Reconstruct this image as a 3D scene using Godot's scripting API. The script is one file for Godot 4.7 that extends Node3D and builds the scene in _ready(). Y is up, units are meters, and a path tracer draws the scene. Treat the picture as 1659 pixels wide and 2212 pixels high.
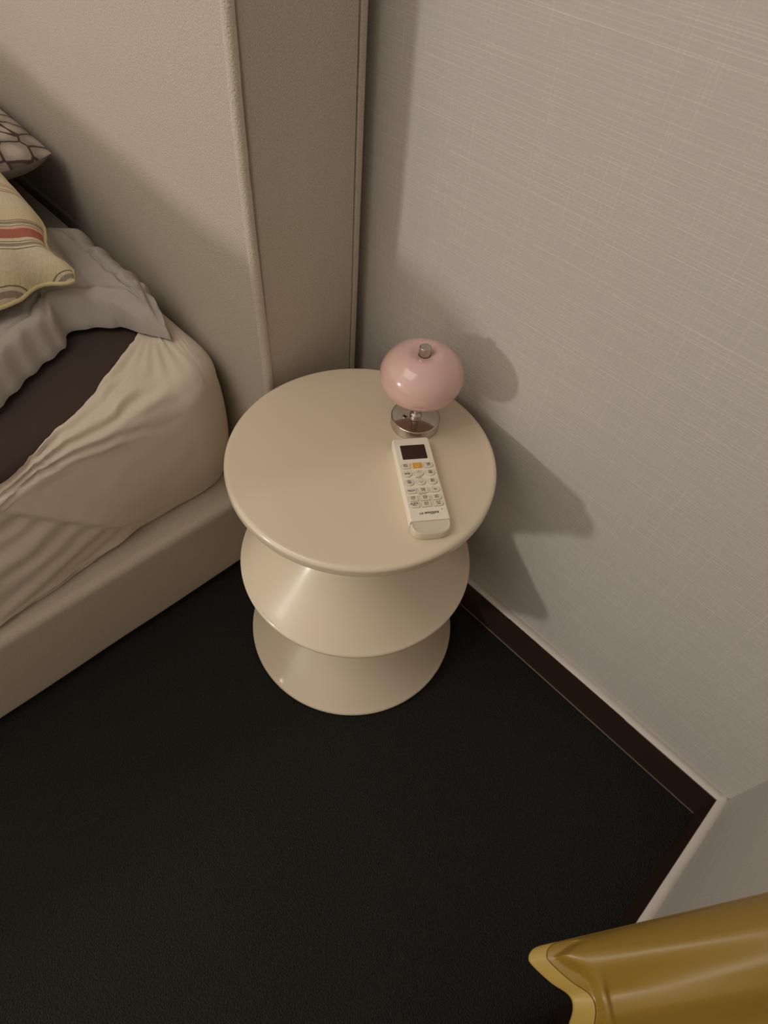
extends Node3D

# ---------------------------------------------------------------- measures
const WALL_X := 0.599          # side wall
const LEFT_X := -3.0
const FRONT_Z := 4.6
const ROOM_H := 2.45
const TABLE := Vector3(-0.0378, 0.0, 0.1927)
const TABLE_H := 0.4604
const LAMP := Vector3(-0.0352, TABLE_H, 0.0968)
const BED_X := -0.274          # outer face of the side rail
const HB_X := -0.241           # side face of the headboard
const HB_F := 0.196            # front face of the headboard
const HB_B := 0.021
const M_TOP := 0.445           # top of the mattress
const M_R := -0.313            # right face of the mattress
const M_H := 0.206             # head end of the mattress
const LIGHT_AT := Vector3(-0.92, 1.13, 3.0)

var M := {}
var nz := FastNoiseLite.new()
var nz2 := FastNoiseLite.new()

func _ready():
	nz.seed = 11; nz.frequency = 1.0; nz.fractal_octaves = 3
	nz2.seed = 29; nz2.frequency = 1.0; nz2.fractal_octaves = 2
	camera_and_light()
	materials()
	room()
	bed()
	bedding()
	table()
	table_lamp()
	remote_control()
	inflatable()
	duvet()

# ---------------------------------------------------------------- camera, light
func camera_and_light():
	var cam := Camera3D.new()
	cam.name = "camera"
	cam.fov = rad_to_deg(2.0 * atan(1106.0 / 1344.2))
	cam.near = 0.02
	var r := Vector3(0.6867, 0.0677, -0.7238).normalized()
	var f := Vector3(-0.4084, -0.7878, -0.4611).normalized()
	var u := r.cross(f).normalized()
	cam.transform = Transform3D(Basis(r, u, -f).orthonormalized(), Vector3(0.3634, 1.0647, 0.5901))
	add_child(cam)
	cam.current = true
	var env := Environment.new()
	env.background_mode = Environment.BG_COLOR
	env.background_color = Color.BLACK
	env.ambient_light_source = Environment.AMBIENT_SOURCE_DISABLED
	env.tonemap_mode = Environment.TONE_MAPPER_LINEAR
	env.tonemap_exposure = 1.0
	env.sdfgi_enabled = true
	env.ssao_enabled = true
	env.ssil_enabled = true
	var we := WorldEnvironment.new()
	we.name = "environment"
	we.environment = env
	add_child(we)
	# the one lamp that is on: a globe lamp across the room
	var o := OmniLight3D.new()
	o.name = "globe_lamp_light"
	o.position = LIGHT_AT
	o.light_energy = 1.64
	o.light_color = Color(1.0, 0.985, 0.955)
	o.light_size = 0.085
	o.omni_range = 12.0
	o.omni_attenuation = 2.0
	o.shadow_enabled = true
	add_child(o)
	# added soft fill from the ceiling, lifting the shadows and the tabletop
	var a := AreaLight3D.new()
	a.name = "ceiling_fill_light"
	a.position = Vector3(-0.4, ROOM_H - 0.05, 1.45)
	a.rotation = Vector3(-PI / 2, 0, 0)
	a.area_size = Vector2(1.2, 1.2)
	a.light_energy = 0.84
	a.light_color = Color(1.0, 0.975, 0.94)
	a.area_range = 12.0
	a.shadow_enabled = true
	add_child(a)

# ---------------------------------------------------------------- helpers
func tag(o: Node, label: String, category: String, group := "", kind := ""):
	if label: o.set_meta("label", label)
	if category: o.set_meta("category", category)
	if group: o.set_meta("group", group)
	if kind: o.set_meta("kind", kind)

func thing(called: String, at: Vector3, label: String, category: String) -> Node3D:
	var n := Node3D.new()
	n.name = called
	n.position = at
	add_child(n, true)
	tag(n, label, category)
	return n

func obj(called: String, mesh: Mesh, m: Material, parent: Node = null) -> MeshInstance3D:
	var o := MeshInstance3D.new()
	o.name = called
	o.mesh = mesh
	o.material_override = m
	(parent if parent else self).add_child(o, true)
	return o

func wobj(called: String, mesh: Mesh, m: Material, parent: Node3D) -> MeshInstance3D:
	# a part whose mesh is laid out in room coordinates, under a thing that is not turned
	var o := obj(called, mesh, m, parent)
	var p: Node3D = parent
	var at := Vector3.ZERO
	while p != self:
		at += p.position
		p = p.get_parent() as Node3D
	o.position = -at
	return o

func numbered(base: String, n: int) -> String:
	return base if n == 0 else "%s_%03d" % [base, n]

func grid(rows: int, cols: int, f: Callable, wrap := false, uvf = null, flip := false) -> ArrayMesh:
	# rows x cols points f(i, j); wrap joins the last column to the first
	var v := PackedVector3Array(); v.resize(rows * cols)
	var uv := PackedVector2Array(); uv.resize(rows * cols)
	for i in rows:
		for j in cols:
			v[i * cols + j] = f.call(i, j)
			uv[i * cols + j] = uvf.call(i, j, v[i * cols + j]) if uvf else Vector2(float(j) / (cols - 1), float(i) / (rows - 1))
	var idx := PackedInt32Array()
	var cc := cols if wrap else cols - 1
	for i in rows - 1:
		for j in cc:
			var a := i * cols + j
			var b := i * cols + (j + 1) % cols
			var c := a + cols
			var d := b + cols
			if flip: idx.append_array([a, b, c, b, d, c])
			else: idx.append_array([a, c, b, b, c, d])
	return commit(v, uv, idx)

func commit(v: PackedVector3Array, uv: PackedVector2Array, idx: PackedInt32Array) -> ArrayMesh:
	var n := PackedVector3Array(); n.resize(v.size())
	for k in range(0, idx.size(), 3):
		var a := v[idx[k]]
		var w := (v[idx[k + 2]] - a).cross(v[idx[k + 1]] - a)
		for q in 3: n[idx[k + q]] += w
	for k in n.size(): n[k] = n[k].normalized() if n[k].length_squared() > 1e-24 else Vector3.UP
	var arr := []
	arr.resize(Mesh.ARRAY_MAX)
	arr[Mesh.ARRAY_VERTEX] = v
	arr[Mesh.ARRAY_NORMAL] = n
	arr[Mesh.ARRAY_TEX_UV] = uv
	arr[Mesh.ARRAY_INDEX] = idx
	var m := ArrayMesh.new()
	m.add_surface_from_arrays(Mesh.PRIMITIVE_TRIANGLES, arr)
	return m

func joined(list: Array) -> ArrayMesh:
	var st := SurfaceTool.new()
	st.begin(Mesh.PRIMITIVE_TRIANGLES)
	for e in list: st.append_from(e, 0, Transform3D())
	return st.commit()

func lathe(p: Array, seg := 112) -> ArrayMesh:
	# profile of (radius, height), outside run from top to bottom
	return grid(p.size(), seg, func(i: int, j: int):
		var a := TAU * j / seg
		return Vector3(p[i].x * cos(a), p[i].y, p[i].x * sin(a)), true, null, true)

func arc(cx: float, cy: float, r: float, a0: float, a1: float, n := 6) -> Array:
	var o := []
	for k in n + 1:
		var a := deg_to_rad(lerpf(a0, a1, float(k) / n))
		o.append(Vector2(cx + r * cos(a), cy + r * sin(a)))
	return o

func spline(p: Array, n := 8) -> Array:
	var o := []
	for k in p.size() - 1:
		var a = p[max(k - 1, 0)]; var b = p[k]; var c = p[k + 1]; var d = p[min(k + 2, p.size() - 1)]
		for q in n: o.append(b.cubic_interpolate(c, a, d, float(q) / n))
	o.append(p[-1])
	return o

func tube(pts: Array, r: float, seg := 10, closed := false) -> ArrayMesh:
	var n := pts.size()
	var up := Vector3.UP
	var rings := []
	for i in n:
		var t: Vector3 = (pts[(i + 1) % n] - pts[(i - 1 + n) % n]) if closed else (pts[min(i + 1, n - 1)] - pts[max(i - 1, 0)])
		t = t.normalized()
		if absf(t.dot(up)) > 0.95: up = Vector3.RIGHT if absf(t.x) < 0.9 else Vector3.BACK
		var s := t.cross(up).normalized()
		up = s.cross(t).normalized()
		rings.append([pts[i], s, up])
	var rows := n + 1 if closed else n
	return grid(rows, seg, func(i: int, j: int):
		var g = rings[i % n]
		var a := TAU * j / seg
		return g[0] + (g[1] * cos(a) + g[2] * sin(a)) * r, true)

func rbox(lo: Vector3, hi: Vector3, r: float, seg := 3, fine := 0.0, bump = null) -> ArrayMesh:
	# a box with rounded edges in room coordinates; fine > 0 adds grid lines that far apart
	var list := []
	var c := (lo + hi) / 2.0
	var h := (hi - lo) / 2.0
	var ticks := []
	for ax in 3:
		var t := []
		for k in seg + 1: t.append(-h[ax] + r * (1.0 - cos(PI / 2 * k / seg)))
		var m: int = 1 if fine <= 0.0 else max(1, int((2.0 * h[ax] - 2.0 * r) / fine))
		for k in range(1, m): t.append(-h[ax] + r + (2.0 * h[ax] - 2.0 * r) * k / m)
		for k in seg + 1: t.append(h[ax] - r * (1.0 - sin(PI / 2 * (1.0 - float(seg - k) / seg))) if false else h[ax] - r * (1.0 - cos(PI / 2 * (seg - k) / seg)))
		ticks.append(t)
	for ax in 3:
		var b := (ax + 1) % 3
		var d := (ax + 2) % 3
		for s in [-1.0, 1.0]:
			list.append(grid(ticks[b].size(), ticks[d].size(), func(i: int, j: int):
				var p := Vector3.ZERO
				p[ax] = s * h[ax]; p[b] = ticks[b][i]; p[d] = ticks[d][j]
				var inner := p.clamp(-(h - Vector3.ONE * r), h - Vector3.ONE * r)
				var n := (p - inner).normalized()
				var q := c + inner + n * r
				if bump != null: q += n * bump.call(q, n)
				return q, false, null, s > 0.0))
	return joined(list)

func rrect(hw: float, hh: float, rad: Array, n := 6) -> PackedVector2Array:
	# corner radii in the order right-bottom, left-bottom, left-top, right-top (z grows downwards)
	var o := PackedVector2Array()
	var sx := [1, -1, -1, 1]
	var sy := [1, 1, -1, -1]
	for k in 4:
		var r: float = clampf(rad[k], 0.0002, minf(hw, hh))
		for q in n + 1:
			var a := PI / 2 * (k + float(q) / n)
			o.append(Vector2(sx[k] * (hw - r) + r * cos(a), sy[k] * (hh - r) + r * sin(a)))
	return o

func slab(outline: Callable, levels: Array, at := Vector2.ZERO, tilt = null) -> ArrayMesh:
	# outline(inset) -> ring; levels of (inset, height) from the bottom up; closed at both ends; UV is the remote's print
	var v := PackedVector3Array()
	var uv := PackedVector2Array()
	var idx := PackedInt32Array()
	var n: int = outline.call(0.0).size()
	var rings := levels.size()
	for l in levels:
		for p in outline.call(l.x):
			v.append(Vector3(p.x + at.x, l.y, p.y + at.y))
	for e in [0, rings - 1]:
		v.append(Vector3(at.x, levels[e].y, at.y))
	for k in v.size():
		if tilt != null: v[k].y += tilt.call(v[k])
		uv.append(Vector2(v[k].x / 0.05 + 0.5, v[k].z / 0.156 + 0.5))
	for i in rings - 1:
		for j in n:
			var a := i * n + j
			var b := i * n + (j + 1) % n
			idx.append_array([a, b, a + n, b, b + n, a + n])
	for j in n:
		idx.append_array([rings * n, (j + 1) % n, j])
		var t := (rings - 1) * n
		idx.append_array([rings * n + 1, t + j, t + (j + 1) % n])
	return commit(v, uv, idx)

func stud(hw: float, hh: float, rad: Array, y0: float, y1: float, e: float, at := Vector2.ZERO) -> ArrayMesh:
	var lv := [Vector2(0, y0), Vector2(0, y1 - e)]
	for k in range(1, 4): lv.append(Vector2(e * (1 - cos(PI / 2 * k / 3)), y1 - e + e * sin(PI / 2 * k / 3)))
	return slab(func(d: float): return rrect(hw - d, hh - d, rad.map(func(x): return maxf(x - d, 0.0002))), lv, at)

# ---------------------------------------------------------------- materials
func mat(c: Color, rough := 0.8, metal := 0.0) -> StandardMaterial3D:
	var m := StandardMaterial3D.new()
	m.albedo_color = c
	m.roughness = rough
	m.metallic = metal
	return m

func noise_tex(freq: float, seed_: int, as_normal: bool, lo := Color.WHITE, hi := Color.WHITE, bump := 4.0, type := FastNoiseLite.TYPE_SIMPLEX_SMOOTH, octaves := 3, size := 512) -> NoiseTexture2D:
	var n := FastNoiseLite.new()
	n.seed = seed_
	n.noise_type = type
	n.frequency = freq
	n.fractal_octaves = octaves
	var t := NoiseTexture2D.new()
	t.width = size; t.height = size
	t.seamless = true
	t.noise = n
	if as_normal:
		t.as_normal_map = true
		t.bump_strength = bump
	else:
		var g := Gradient.new()
		g.set_color(0, lo); g.set_color(1, hi)
		t.color_ramp = g
	return t

func cloth(c: Color, vary: float, freq: float, seed_: int, tile: float, bump := 3.0, strength := 0.6) -> StandardMaterial3D:
	var m := mat(c, 0.95)
	m.albedo_texture = noise_tex(freq, seed_, false, Color(1 - vary, 1 - vary, 1 - vary), Color(1, 1, 1))
	m.normal_enabled = true
	m.normal_texture = noise_tex(freq, seed_ + 5, true, Color.WHITE, Color.WHITE, bump)
	m.normal_scale = strength
	m.uv1_triplanar = true
	m.uv1_world_triplanar = true
	m.uv1_scale = Vector3.ONE / tile
	m.rim_enabled = true
	m.rim = 0.15
	return m

func weave_images() -> Array:
	# linen-look wallpaper: rows of pale threads lying across and, sparser, upright ones
	var n := 1024
	var h := PackedFloat32Array(); h.resize(n * n); h.fill(0.0)
	var rng := RandomNumberGenerator.new(); rng.seed = 77
	var y := 0
	while y < n:                                           # fine cross threads
		var amp := rng.randf_range(0.22, 0.40)
		var x0 := rng.randi() % n
		var left := n
		var yy := y
		while left > 0:
			var run: int = min(left, rng.randi_range(30, 190))
			var k := amp * rng.randf_range(0.25, 1.25)
			for q in run:
				var x := (x0 + q) % n
				h[yy * n + x] += k
				h[((yy + 1) % n) * n + x] += k * 0.7
			x0 = (x0 + run) % n
			left -= run
			if rng.randf() < 0.35: yy = posmod(yy + rng.randi_range(-1, 1), n)
		y += rng.randi_range(5, 8)
	var x := 0
	while x < n:                                           # upright threads
		var amp := rng.randf_range(0.04, 0.22)
		var y0 := rng.randi() % n
		var left := n
		var xx := x
		while left > 0:
			var run: int = min(left, rng.randi_range(40, 260))
			var k := amp * rng.randf_range(0.1, 1.2)
			for q in run:
				var yq := (y0 + q) % n
				h[yq * n + xx] += k
				h[yq * n + (xx + 1) % n] += k * 0.6
			y0 = (y0 + run) % n
			left -= run
			if rng.randf() < 0.4: xx = posmod(xx + rng.randi_range(-1, 1), n)
		x += rng.randi_range(6, 14)
	for k in 240:                                          # single long bright strands
		var a := rng.randf_range(0.1, 0.25)
		var sx := rng.randi() % n
		var sy := rng.randi() % n
		var across := rng.randf() < 0.6
		for q in rng.randi_range(40, 150):
			var px := (sx + q) % n if across else sx
			var py := sy if across else (sy + q) % n
			h[py * n + px] += a
			h[((py + 1) % n if across else py) * n + (px if across else (px + 1) % n)] += a * 0.6
	var b := PackedByteArray(); b.resize(n * n)
	var d := PackedByteArray(); d.resize(n * n)
	for k in n * n:
		var q := clampf(h[k], 0.0, 1.0)
		b[k] = int(206 + 49 * q)
		d[k] = int(40 + 180 * q)
	var ia := Image.create_from_data(n, n, false, Image.FORMAT_L8, b)
	var ib := Image.create_from_data(n, n, false, Image.FORMAT_L8, d)
	ib.convert(Image.FORMAT_RGBA8)
	ib.bump_map_to_normal_map(2.0)
	return [ImageTexture.create_from_image(ia), ImageTexture.create_from_image(ib)]

func materials():
	var w := weave_images()
	var m := mat(Color8(246, 238, 231), 0.85)
	m.albedo_texture = w[0]
	m.normal_enabled = true; m.normal_texture = w[1]; m.normal_scale = 0.8
	m.uv1_triplanar = true; m.uv1_world_triplanar = true
	m.uv1_scale = Vector3.ONE / 0.62
	m.uv1_triplanar_sharpness = 8.0
	M.wallpaper = m
	M.plaster = mat(Color8(242, 238, 231), 0.9)
	M.paper_edge = mat(Color8(226, 217, 206), 0.8)
	M.baseboard = mat(Color8(52, 38, 29), 0.45)
	M.baseboard.normal_enabled = true
	M.baseboard.normal_texture = noise_tex(0.02, 8, true, Color.WHITE, Color.WHITE, 2.0)
	M.baseboard.normal_scale = 0.15
	M.baseboard.uv1_triplanar = true
	M.baseboard_edge = mat(Color8(104, 86, 70), 0.4)
	M.carpet = cloth(Color8(41, 40, 32), 0.5, 0.14, 41, 0.26, 6.0, 0.7)
	M.carpet.rim_enabled = false
	M.headboard = cloth(Color8(213, 201, 185), 0.15, 0.2, 3, 0.26, 4.0, 0.4)
	M.welt = cloth(Color8(222, 210, 194), 0.14, 0.2, 13, 0.25, 4.0, 0.5)
	M.rail = cloth(Color8(222, 208, 190), 0.15, 0.22, 23, 0.24, 4.0, 0.35)
	M.sheet = cloth(Color8(234, 220, 202), 0.05, 0.3, 33, 0.2, 2.0, 0.3)
	M.pad = cloth(Color8(190, 182, 175), 0.05, 0.3, 43, 0.2, 2.0, 0.3)
	M.ticking = cloth(Color8(72, 58, 49), 0.1, 0.3, 53, 0.2, 2.0, 0.3)
	M.white_cotton = cloth(Color8(214, 206, 196), 0.05, 0.3, 63, 0.2, 2.0, 0.3)
	M.grey_cotton = cloth(Color8(150, 140, 130), 0.05, 0.3, 73, 0.2, 2.0, 0.3)
	M.lacquer = mat(Color8(238, 221, 195), 0.38)
	M.lacquer.clearcoat_enabled = true
	M.lacquer.clearcoat = 0.8
	M.lacquer.clearcoat_roughness = 0.13
	M.pink = mat(Color8(230, 189, 182), 0.18)
	M.pink.subsurf_scatter_enabled = true
	M.pink.subsurf_scatter_strength = 0.05
	M.pink.clearcoat_enabled = true; M.pink.clearcoat = 0.6; M.pink.clearcoat_roughness = 0.05
	M.chrome = mat(Color8(205, 198, 190), 0.06, 1.0)
	M.brushed = mat(Color8(200, 196, 190), 0.3, 1.0)
	M.yellow = mat(Color8(150, 118, 34), 0.42)
	M.yellow.metallic_specular = 0.8
	M.yellow_seam = mat(Color8(184, 154, 78), 0.45)
	M.screen = mat(Color8(58, 46, 38), 0.25)
	M.gap_shade = mat(Color8(150, 134, 112), 0.8)  # shade of the seam round each key, put into the colour
	M.ink = mat(Color8(58, 50, 42), 0.7)
	M.orange = mat(Color8(240, 170, 60), 0.4)
	M.cream = mat(Color8(246, 226, 196), 0.5)
	M.cap = mat(Color8(224, 212, 190), 0.3)

# ---------------------------------------------------------------- the room
func plain_box(lo: Vector3, hi: Vector3) -> ArrayMesh:
	return rbox(lo, hi, 0.0005, 1)

func struct(called: String, mesh: Mesh, m: Material) -> MeshInstance3D:
	var o := obj(called, mesh, m)
	o.set_meta("kind", "structure")
	return o

func fillet(p: Array) -> ArrayMesh:
	# p: rings of four points: up on the wall, over the board, out before it, back in the wall
	return grid(p.size(), 4, func(i: int, j: int): return p[i][j], true)

func room():
	var t := 0.1
	var o := struct("floor", plain_box(Vector3(LEFT_X - t, -t, -t), Vector3(WALL_X + t, 0, FRONT_Z + t)), M.carpet)
	tag(o, "very dark charcoal carpet floor beside the bed and under the table", "floor")
	o = struct("wall_back", plain_box(Vector3(LEFT_X - t, 0, -t), Vector3(WALL_X + t, ROOM_H, 0)), M.wallpaper)
	tag(o, "pale linen-textured wallpaper wall behind the headboard and round table", "wall")
	o = struct("wall_right", plain_box(Vector3(WALL_X, 0, 0), Vector3(WALL_X + t, ROOM_H, FRONT_Z)), M.wallpaper)
	tag(o, "pale wallpapered side wall meeting the back wall beside the yellow inflatable", "wall")
	o = struct("wall_left", plain_box(Vector3(LEFT_X - t, 0, 0), Vector3(LEFT_X, ROOM_H, FRONT_Z)), M.plaster)
	tag(o, "plain pale wall on the far side of the bed", "wall")
	o = struct("wall_front", plain_box(Vector3(LEFT_X - t, 0, FRONT_Z), Vector3(WALL_X + t, ROOM_H, FRONT_Z + t)), M.plaster)
	tag(o, "plain pale wall opposite the headboard", "wall")
	o = struct("ceiling", plain_box(Vector3(LEFT_X - t, ROOM_H, -t), Vector3(WALL_X + t, ROOM_H + t, FRONT_Z + t)), M.plaster)
	tag(o, "plain pale ceiling over the bedroom", "ceiling")
	# dark boards along the floor, each with a chamfered foot
	var b := 0.010
	var h := 0.0848
	o = struct("baseboard_back", rbox(Vector3(LEFT_X, 0, -0.004), Vector3(WALL_X, h, b), 0.0015, 2), M.baseboard)
	tag(o, "dark brown baseboard at the foot of the back wall", "baseboard")
	wobj("foot_bead", tube([Vector3(HB_X, 0.003, b + 0.001), Vector3(WALL_X - b, 0.003, b + 0.001)], 0.0018, 8), M.baseboard_edge, o)
	o = struct("baseboard_right", rbox(Vector3(WALL_X - b, 0, b), Vector3(WALL_X + 0.004, h, FRONT_Z), 0.0015, 2), M.baseboard)
	tag(o, "dark brown baseboard at the foot of the side wall", "baseboard")
	o = struct("baseboard_left", rbox(Vector3(LEFT_X - 0.004, 0, b), Vector3(LEFT_X + b, h, FRONT_Z), 0.0015, 2), M.baseboard)
	tag(o, "dark brown baseboard on the far side of the bed", "baseboard")
	# the wallpaper's lower edge, folded out over the boards
	var rng := RandomNumberGenerator.new(); rng.seed = 5
	var rings := []
	var low := 0.0
	var x := HB_X
	while x < WALL_X:
		if rng.randf() < 0.07: low = rng.randf_range(-0.0022, 0.0012)
		var up := 0.0895 + 0.0008 * nz.get_noise_1d(x * 30.0)
		rings.append([Vector3(x, up, -0.001), Vector3(x, h + 0.0012, b + 0.0005), Vector3(x, h - 0.0022 + low, b + 0.0016), Vector3(x, h - 0.004 + low, -0.001)])
		x += 0.006
	rings.append([Vector3(WALL_X, 0.0895, -0.001), Vector3(WALL_X, h + 0.0012, b + 0.0005), Vector3(WALL_X, h - 0.0022, b + 0.0016), Vector3(WALL_X, h - 0.004, -0.001)])
	o = struct("trim_1", fillet(rings), M.paper_edge)
	tag(o, "pale folded wallpaper edge along the top of the back baseboard", "trim")
	rings = []
	var z := -0.001
	while z < FRONT_Z:
		var up := 0.094 + 0.0012 * nz.get_noise_1d(z * 20.0 + 90.0)
		rings.append([Vector3(WALL_X + 0.001, up, z), Vector3(WALL_X - b - 0.0005, h + 0.0014, z), Vector3(WALL_X - b - 0.0014, h - 0.002 + 0.0006 * nz.get_noise_1d(z * 50.0), z), Vector3(WALL_X + 0.001, h - 0.004, z)])
		z += 0.012
	o = struct("trim_2", fillet(rings), M.paper_edge)
	tag(o, "pale folded wallpaper edge along the top of the side baseboard", "trim")
	# added ceiling panel: an unseen fitting that carries the fill light
	var cp := thing("added_ceiling_fill", Vector3(-0.4, ROOM_H, 1.45), "added wide square fill light panel on the ceiling beside the bed", "lamp")
	wobj("frame", rbox(Vector3(-1.03, ROOM_H - 0.04, 0.82), Vector3(0.23, ROOM_H, 2.08), 0.004, 2), M.plaster, cp)
	var dm := mat(Color8(240, 236, 228), 0.6)
	dm.emission_enabled = true
	dm.emission = Color(1.0, 0.975, 0.94)
	dm.emission_energy_multiplier = 0.3
	wobj("diffuser", rbox(Vector3(-1.0, ROOM_H - 0.044, 0.85), Vector3(0.2, ROOM_H - 0.039, 2.05), 0.002, 2), dm, cp)
	# globe lamp across the room: the light that is on
	var g := thing("globe_lamp", Vector3(LIGHT_AT.x, 0, LIGHT_AT.z), "lit white globe floor lamp standing across the room from the headboard", "lamp")
	obj("base", lathe([Vector2(0, 0.03), Vector2(0.10, 0.03), Vector2(0.13, 0.02), Vector2(0.135, 0.008), Vector2(0.135, 0.0), Vector2(0, 0)], 48), M.brushed, g)
	obj("pole", lathe([Vector2(0, LIGHT_AT.y - 0.085), Vector2(0.03, LIGHT_AT.y - 0.085), Vector2(0.03, LIGHT_AT.y - 0.11), Vector2(0.011, LIGHT_AT.y - 0.115), Vector2(0.011, 0.03), Vector2(0, 0.03)], 32), M.brushed, g)
	var gm := mat(Color8(240, 225, 200), 0.4)
	gm.emission_enabled = true
	gm.emission = Color(1.0, 0.88, 0.72)
	gm.emission_energy_multiplier = 3.0
	obj("globe", lathe(arc(0, LIGHT_AT.y, 0.09, 90, -90, 20), 40), gm, g)

# ---------------------------------------------------------------- bed
func bed():
	var b := thing("bed", Vector3(-1.25, 0, 1.2), "upholstered bed with a tall pale beige felt headboard and low side rail", "bed")
	var hl := -2.25
	var top := 1.16
	# front pad of the headboard: slightly pillowed
	var pf := rbox(Vector3(hl, 0.0, 0.120), Vector3(HB_X - 0.004, top, HB_F - 0.002), 0.010, 3, 0.05, func(q: Vector3, n: Vector3):
		return 0.002 * nz.get_noise_3d(q.x * 4, q.y * 4, q.z * 4))
	wobj("headboard_front", pf, M.headboard, b)
	wobj("headboard_side", rbox(Vector3(hl + 0.01, 0.0, HB_B + 0.011), Vector3(HB_X, top - 0.003, HB_F - 0.009), 0.004, 2, 0.06, func(q: Vector3, n: Vector3):
		return 0.0012 * nz.get_noise_3d(q.x * 6 + 3, q.y * 6, q.z * 6)), M.headboard, b)
	wobj("headboard_back", rbox(Vector3(hl + 0.005, 0.0, HB_B), Vector3(HB_X + 0.0005, top - 0.001, HB_B + 0.0105), 0.0025, 2), M.headboard, b)
	var pts := []
	for k in 60:
		var y := 0.01 + (top - 0.02) * k / 59.0
		var bow := 0.005 * smoothstep(0.45, 0.75, y) * (1.0 - 0.6 * smoothstep(0.78, 1.0, y))
		pts.append(Vector3(HB_X - 0.001 + 0.0006 * nz.get_noise_1d(y * 40), y, HB_F - 0.003 + bow + 0.0006 * nz2.get_noise_1d(y * 30)))
	wobj("piping", tube(pts, 0.0068, 12), M.welt, b)
	# rails and platform
	wobj("side_rail", rbox(Vector3(BED_X - 0.09, 0.012, HB_F), Vector3(BED_X, 0.197, 2.32), 0.016, 4, 0.08, func(q: Vector3, n: Vector3):
		return 0.002 * nz.get_noise_3d(q.x * 5, q.y * 5, q.z * 5)), M.rail, b)
	wobj("side_rail", rbox(Vector3(-2.2, 0.012, HB_F), Vector3(-2.11, 0.197, 2.32), 0.016, 3), M.rail, b)
	wobj("foot_rail", rbox(Vector3(-2.11, 0.012, 2.23), Vector3(BED_X - 0.09, 0.197, 2.32), 0.016, 3), M.rail, b)
	wobj("platform", plain_box(Vector3(-2.11, 0.10, HB_F), Vector3(BED_X - 0.09, 0.196, 2.23)), M.rail, b)
	for p in [[-2.15, 0.3], [-0.33, 0.35], [-2.15, 2.2], [-0.33, 2.2]]:
		wobj("foot", plain_box(Vector3(p[0] - 0.03, 0, p[1] - 0.03), Vector3(p[0] + 0.03, 0.013, p[1] + 0.03)), M.baseboard, b)

func fold(a: float, b: float, off: float) -> Vector3:
	# where a cloth point at plan place (a, b) ends when it is folded down over the mattress
	var rc := 0.085
	var re := 0.045
	var p := Vector2(a, b)
	var c := Vector2(clampf(a, -2.05, M_R - rc), clampf(b, M_H + rc, 2.18 - rc))
	var v := p - c
	var dist := v.length()
	var R := rc + off
	var flat := R - re
	if dist <= flat: return Vector3(a, M_TOP + off, b)
	var dir := v / dist
	var s := dist - flat
	var q: Vector2
	var y: float
	if s < re * PI / 2:
		q = c + dir * (flat + re * sin(s / re))
		y = M_TOP + off - re * (1.0 - cos(s / re))
	else:
		y = M_TOP + off - re - (s - re * PI / 2)
		q = c + dir * R
	var t := clampf((y - 0.2) / 0.2, 0.0, 1.0)
	q += dir * (0.006 * sin(PI * t) - 0.016 * pow(1.0 - t, 3.0))
	return Vector3(q.x, y, q.y)

func along(p: Array, t: float) -> float:
	# piecewise linear: p of (t, value)
	if t <= p[0].x: return p[0].y
	for k in p.size() - 1:
		if t <= p[k + 1].x: return lerpf(p[k].y, p[k + 1].y, (t - p[k].x) / (p[k + 1].x - p[k].x))
	return p[-1].y

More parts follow.
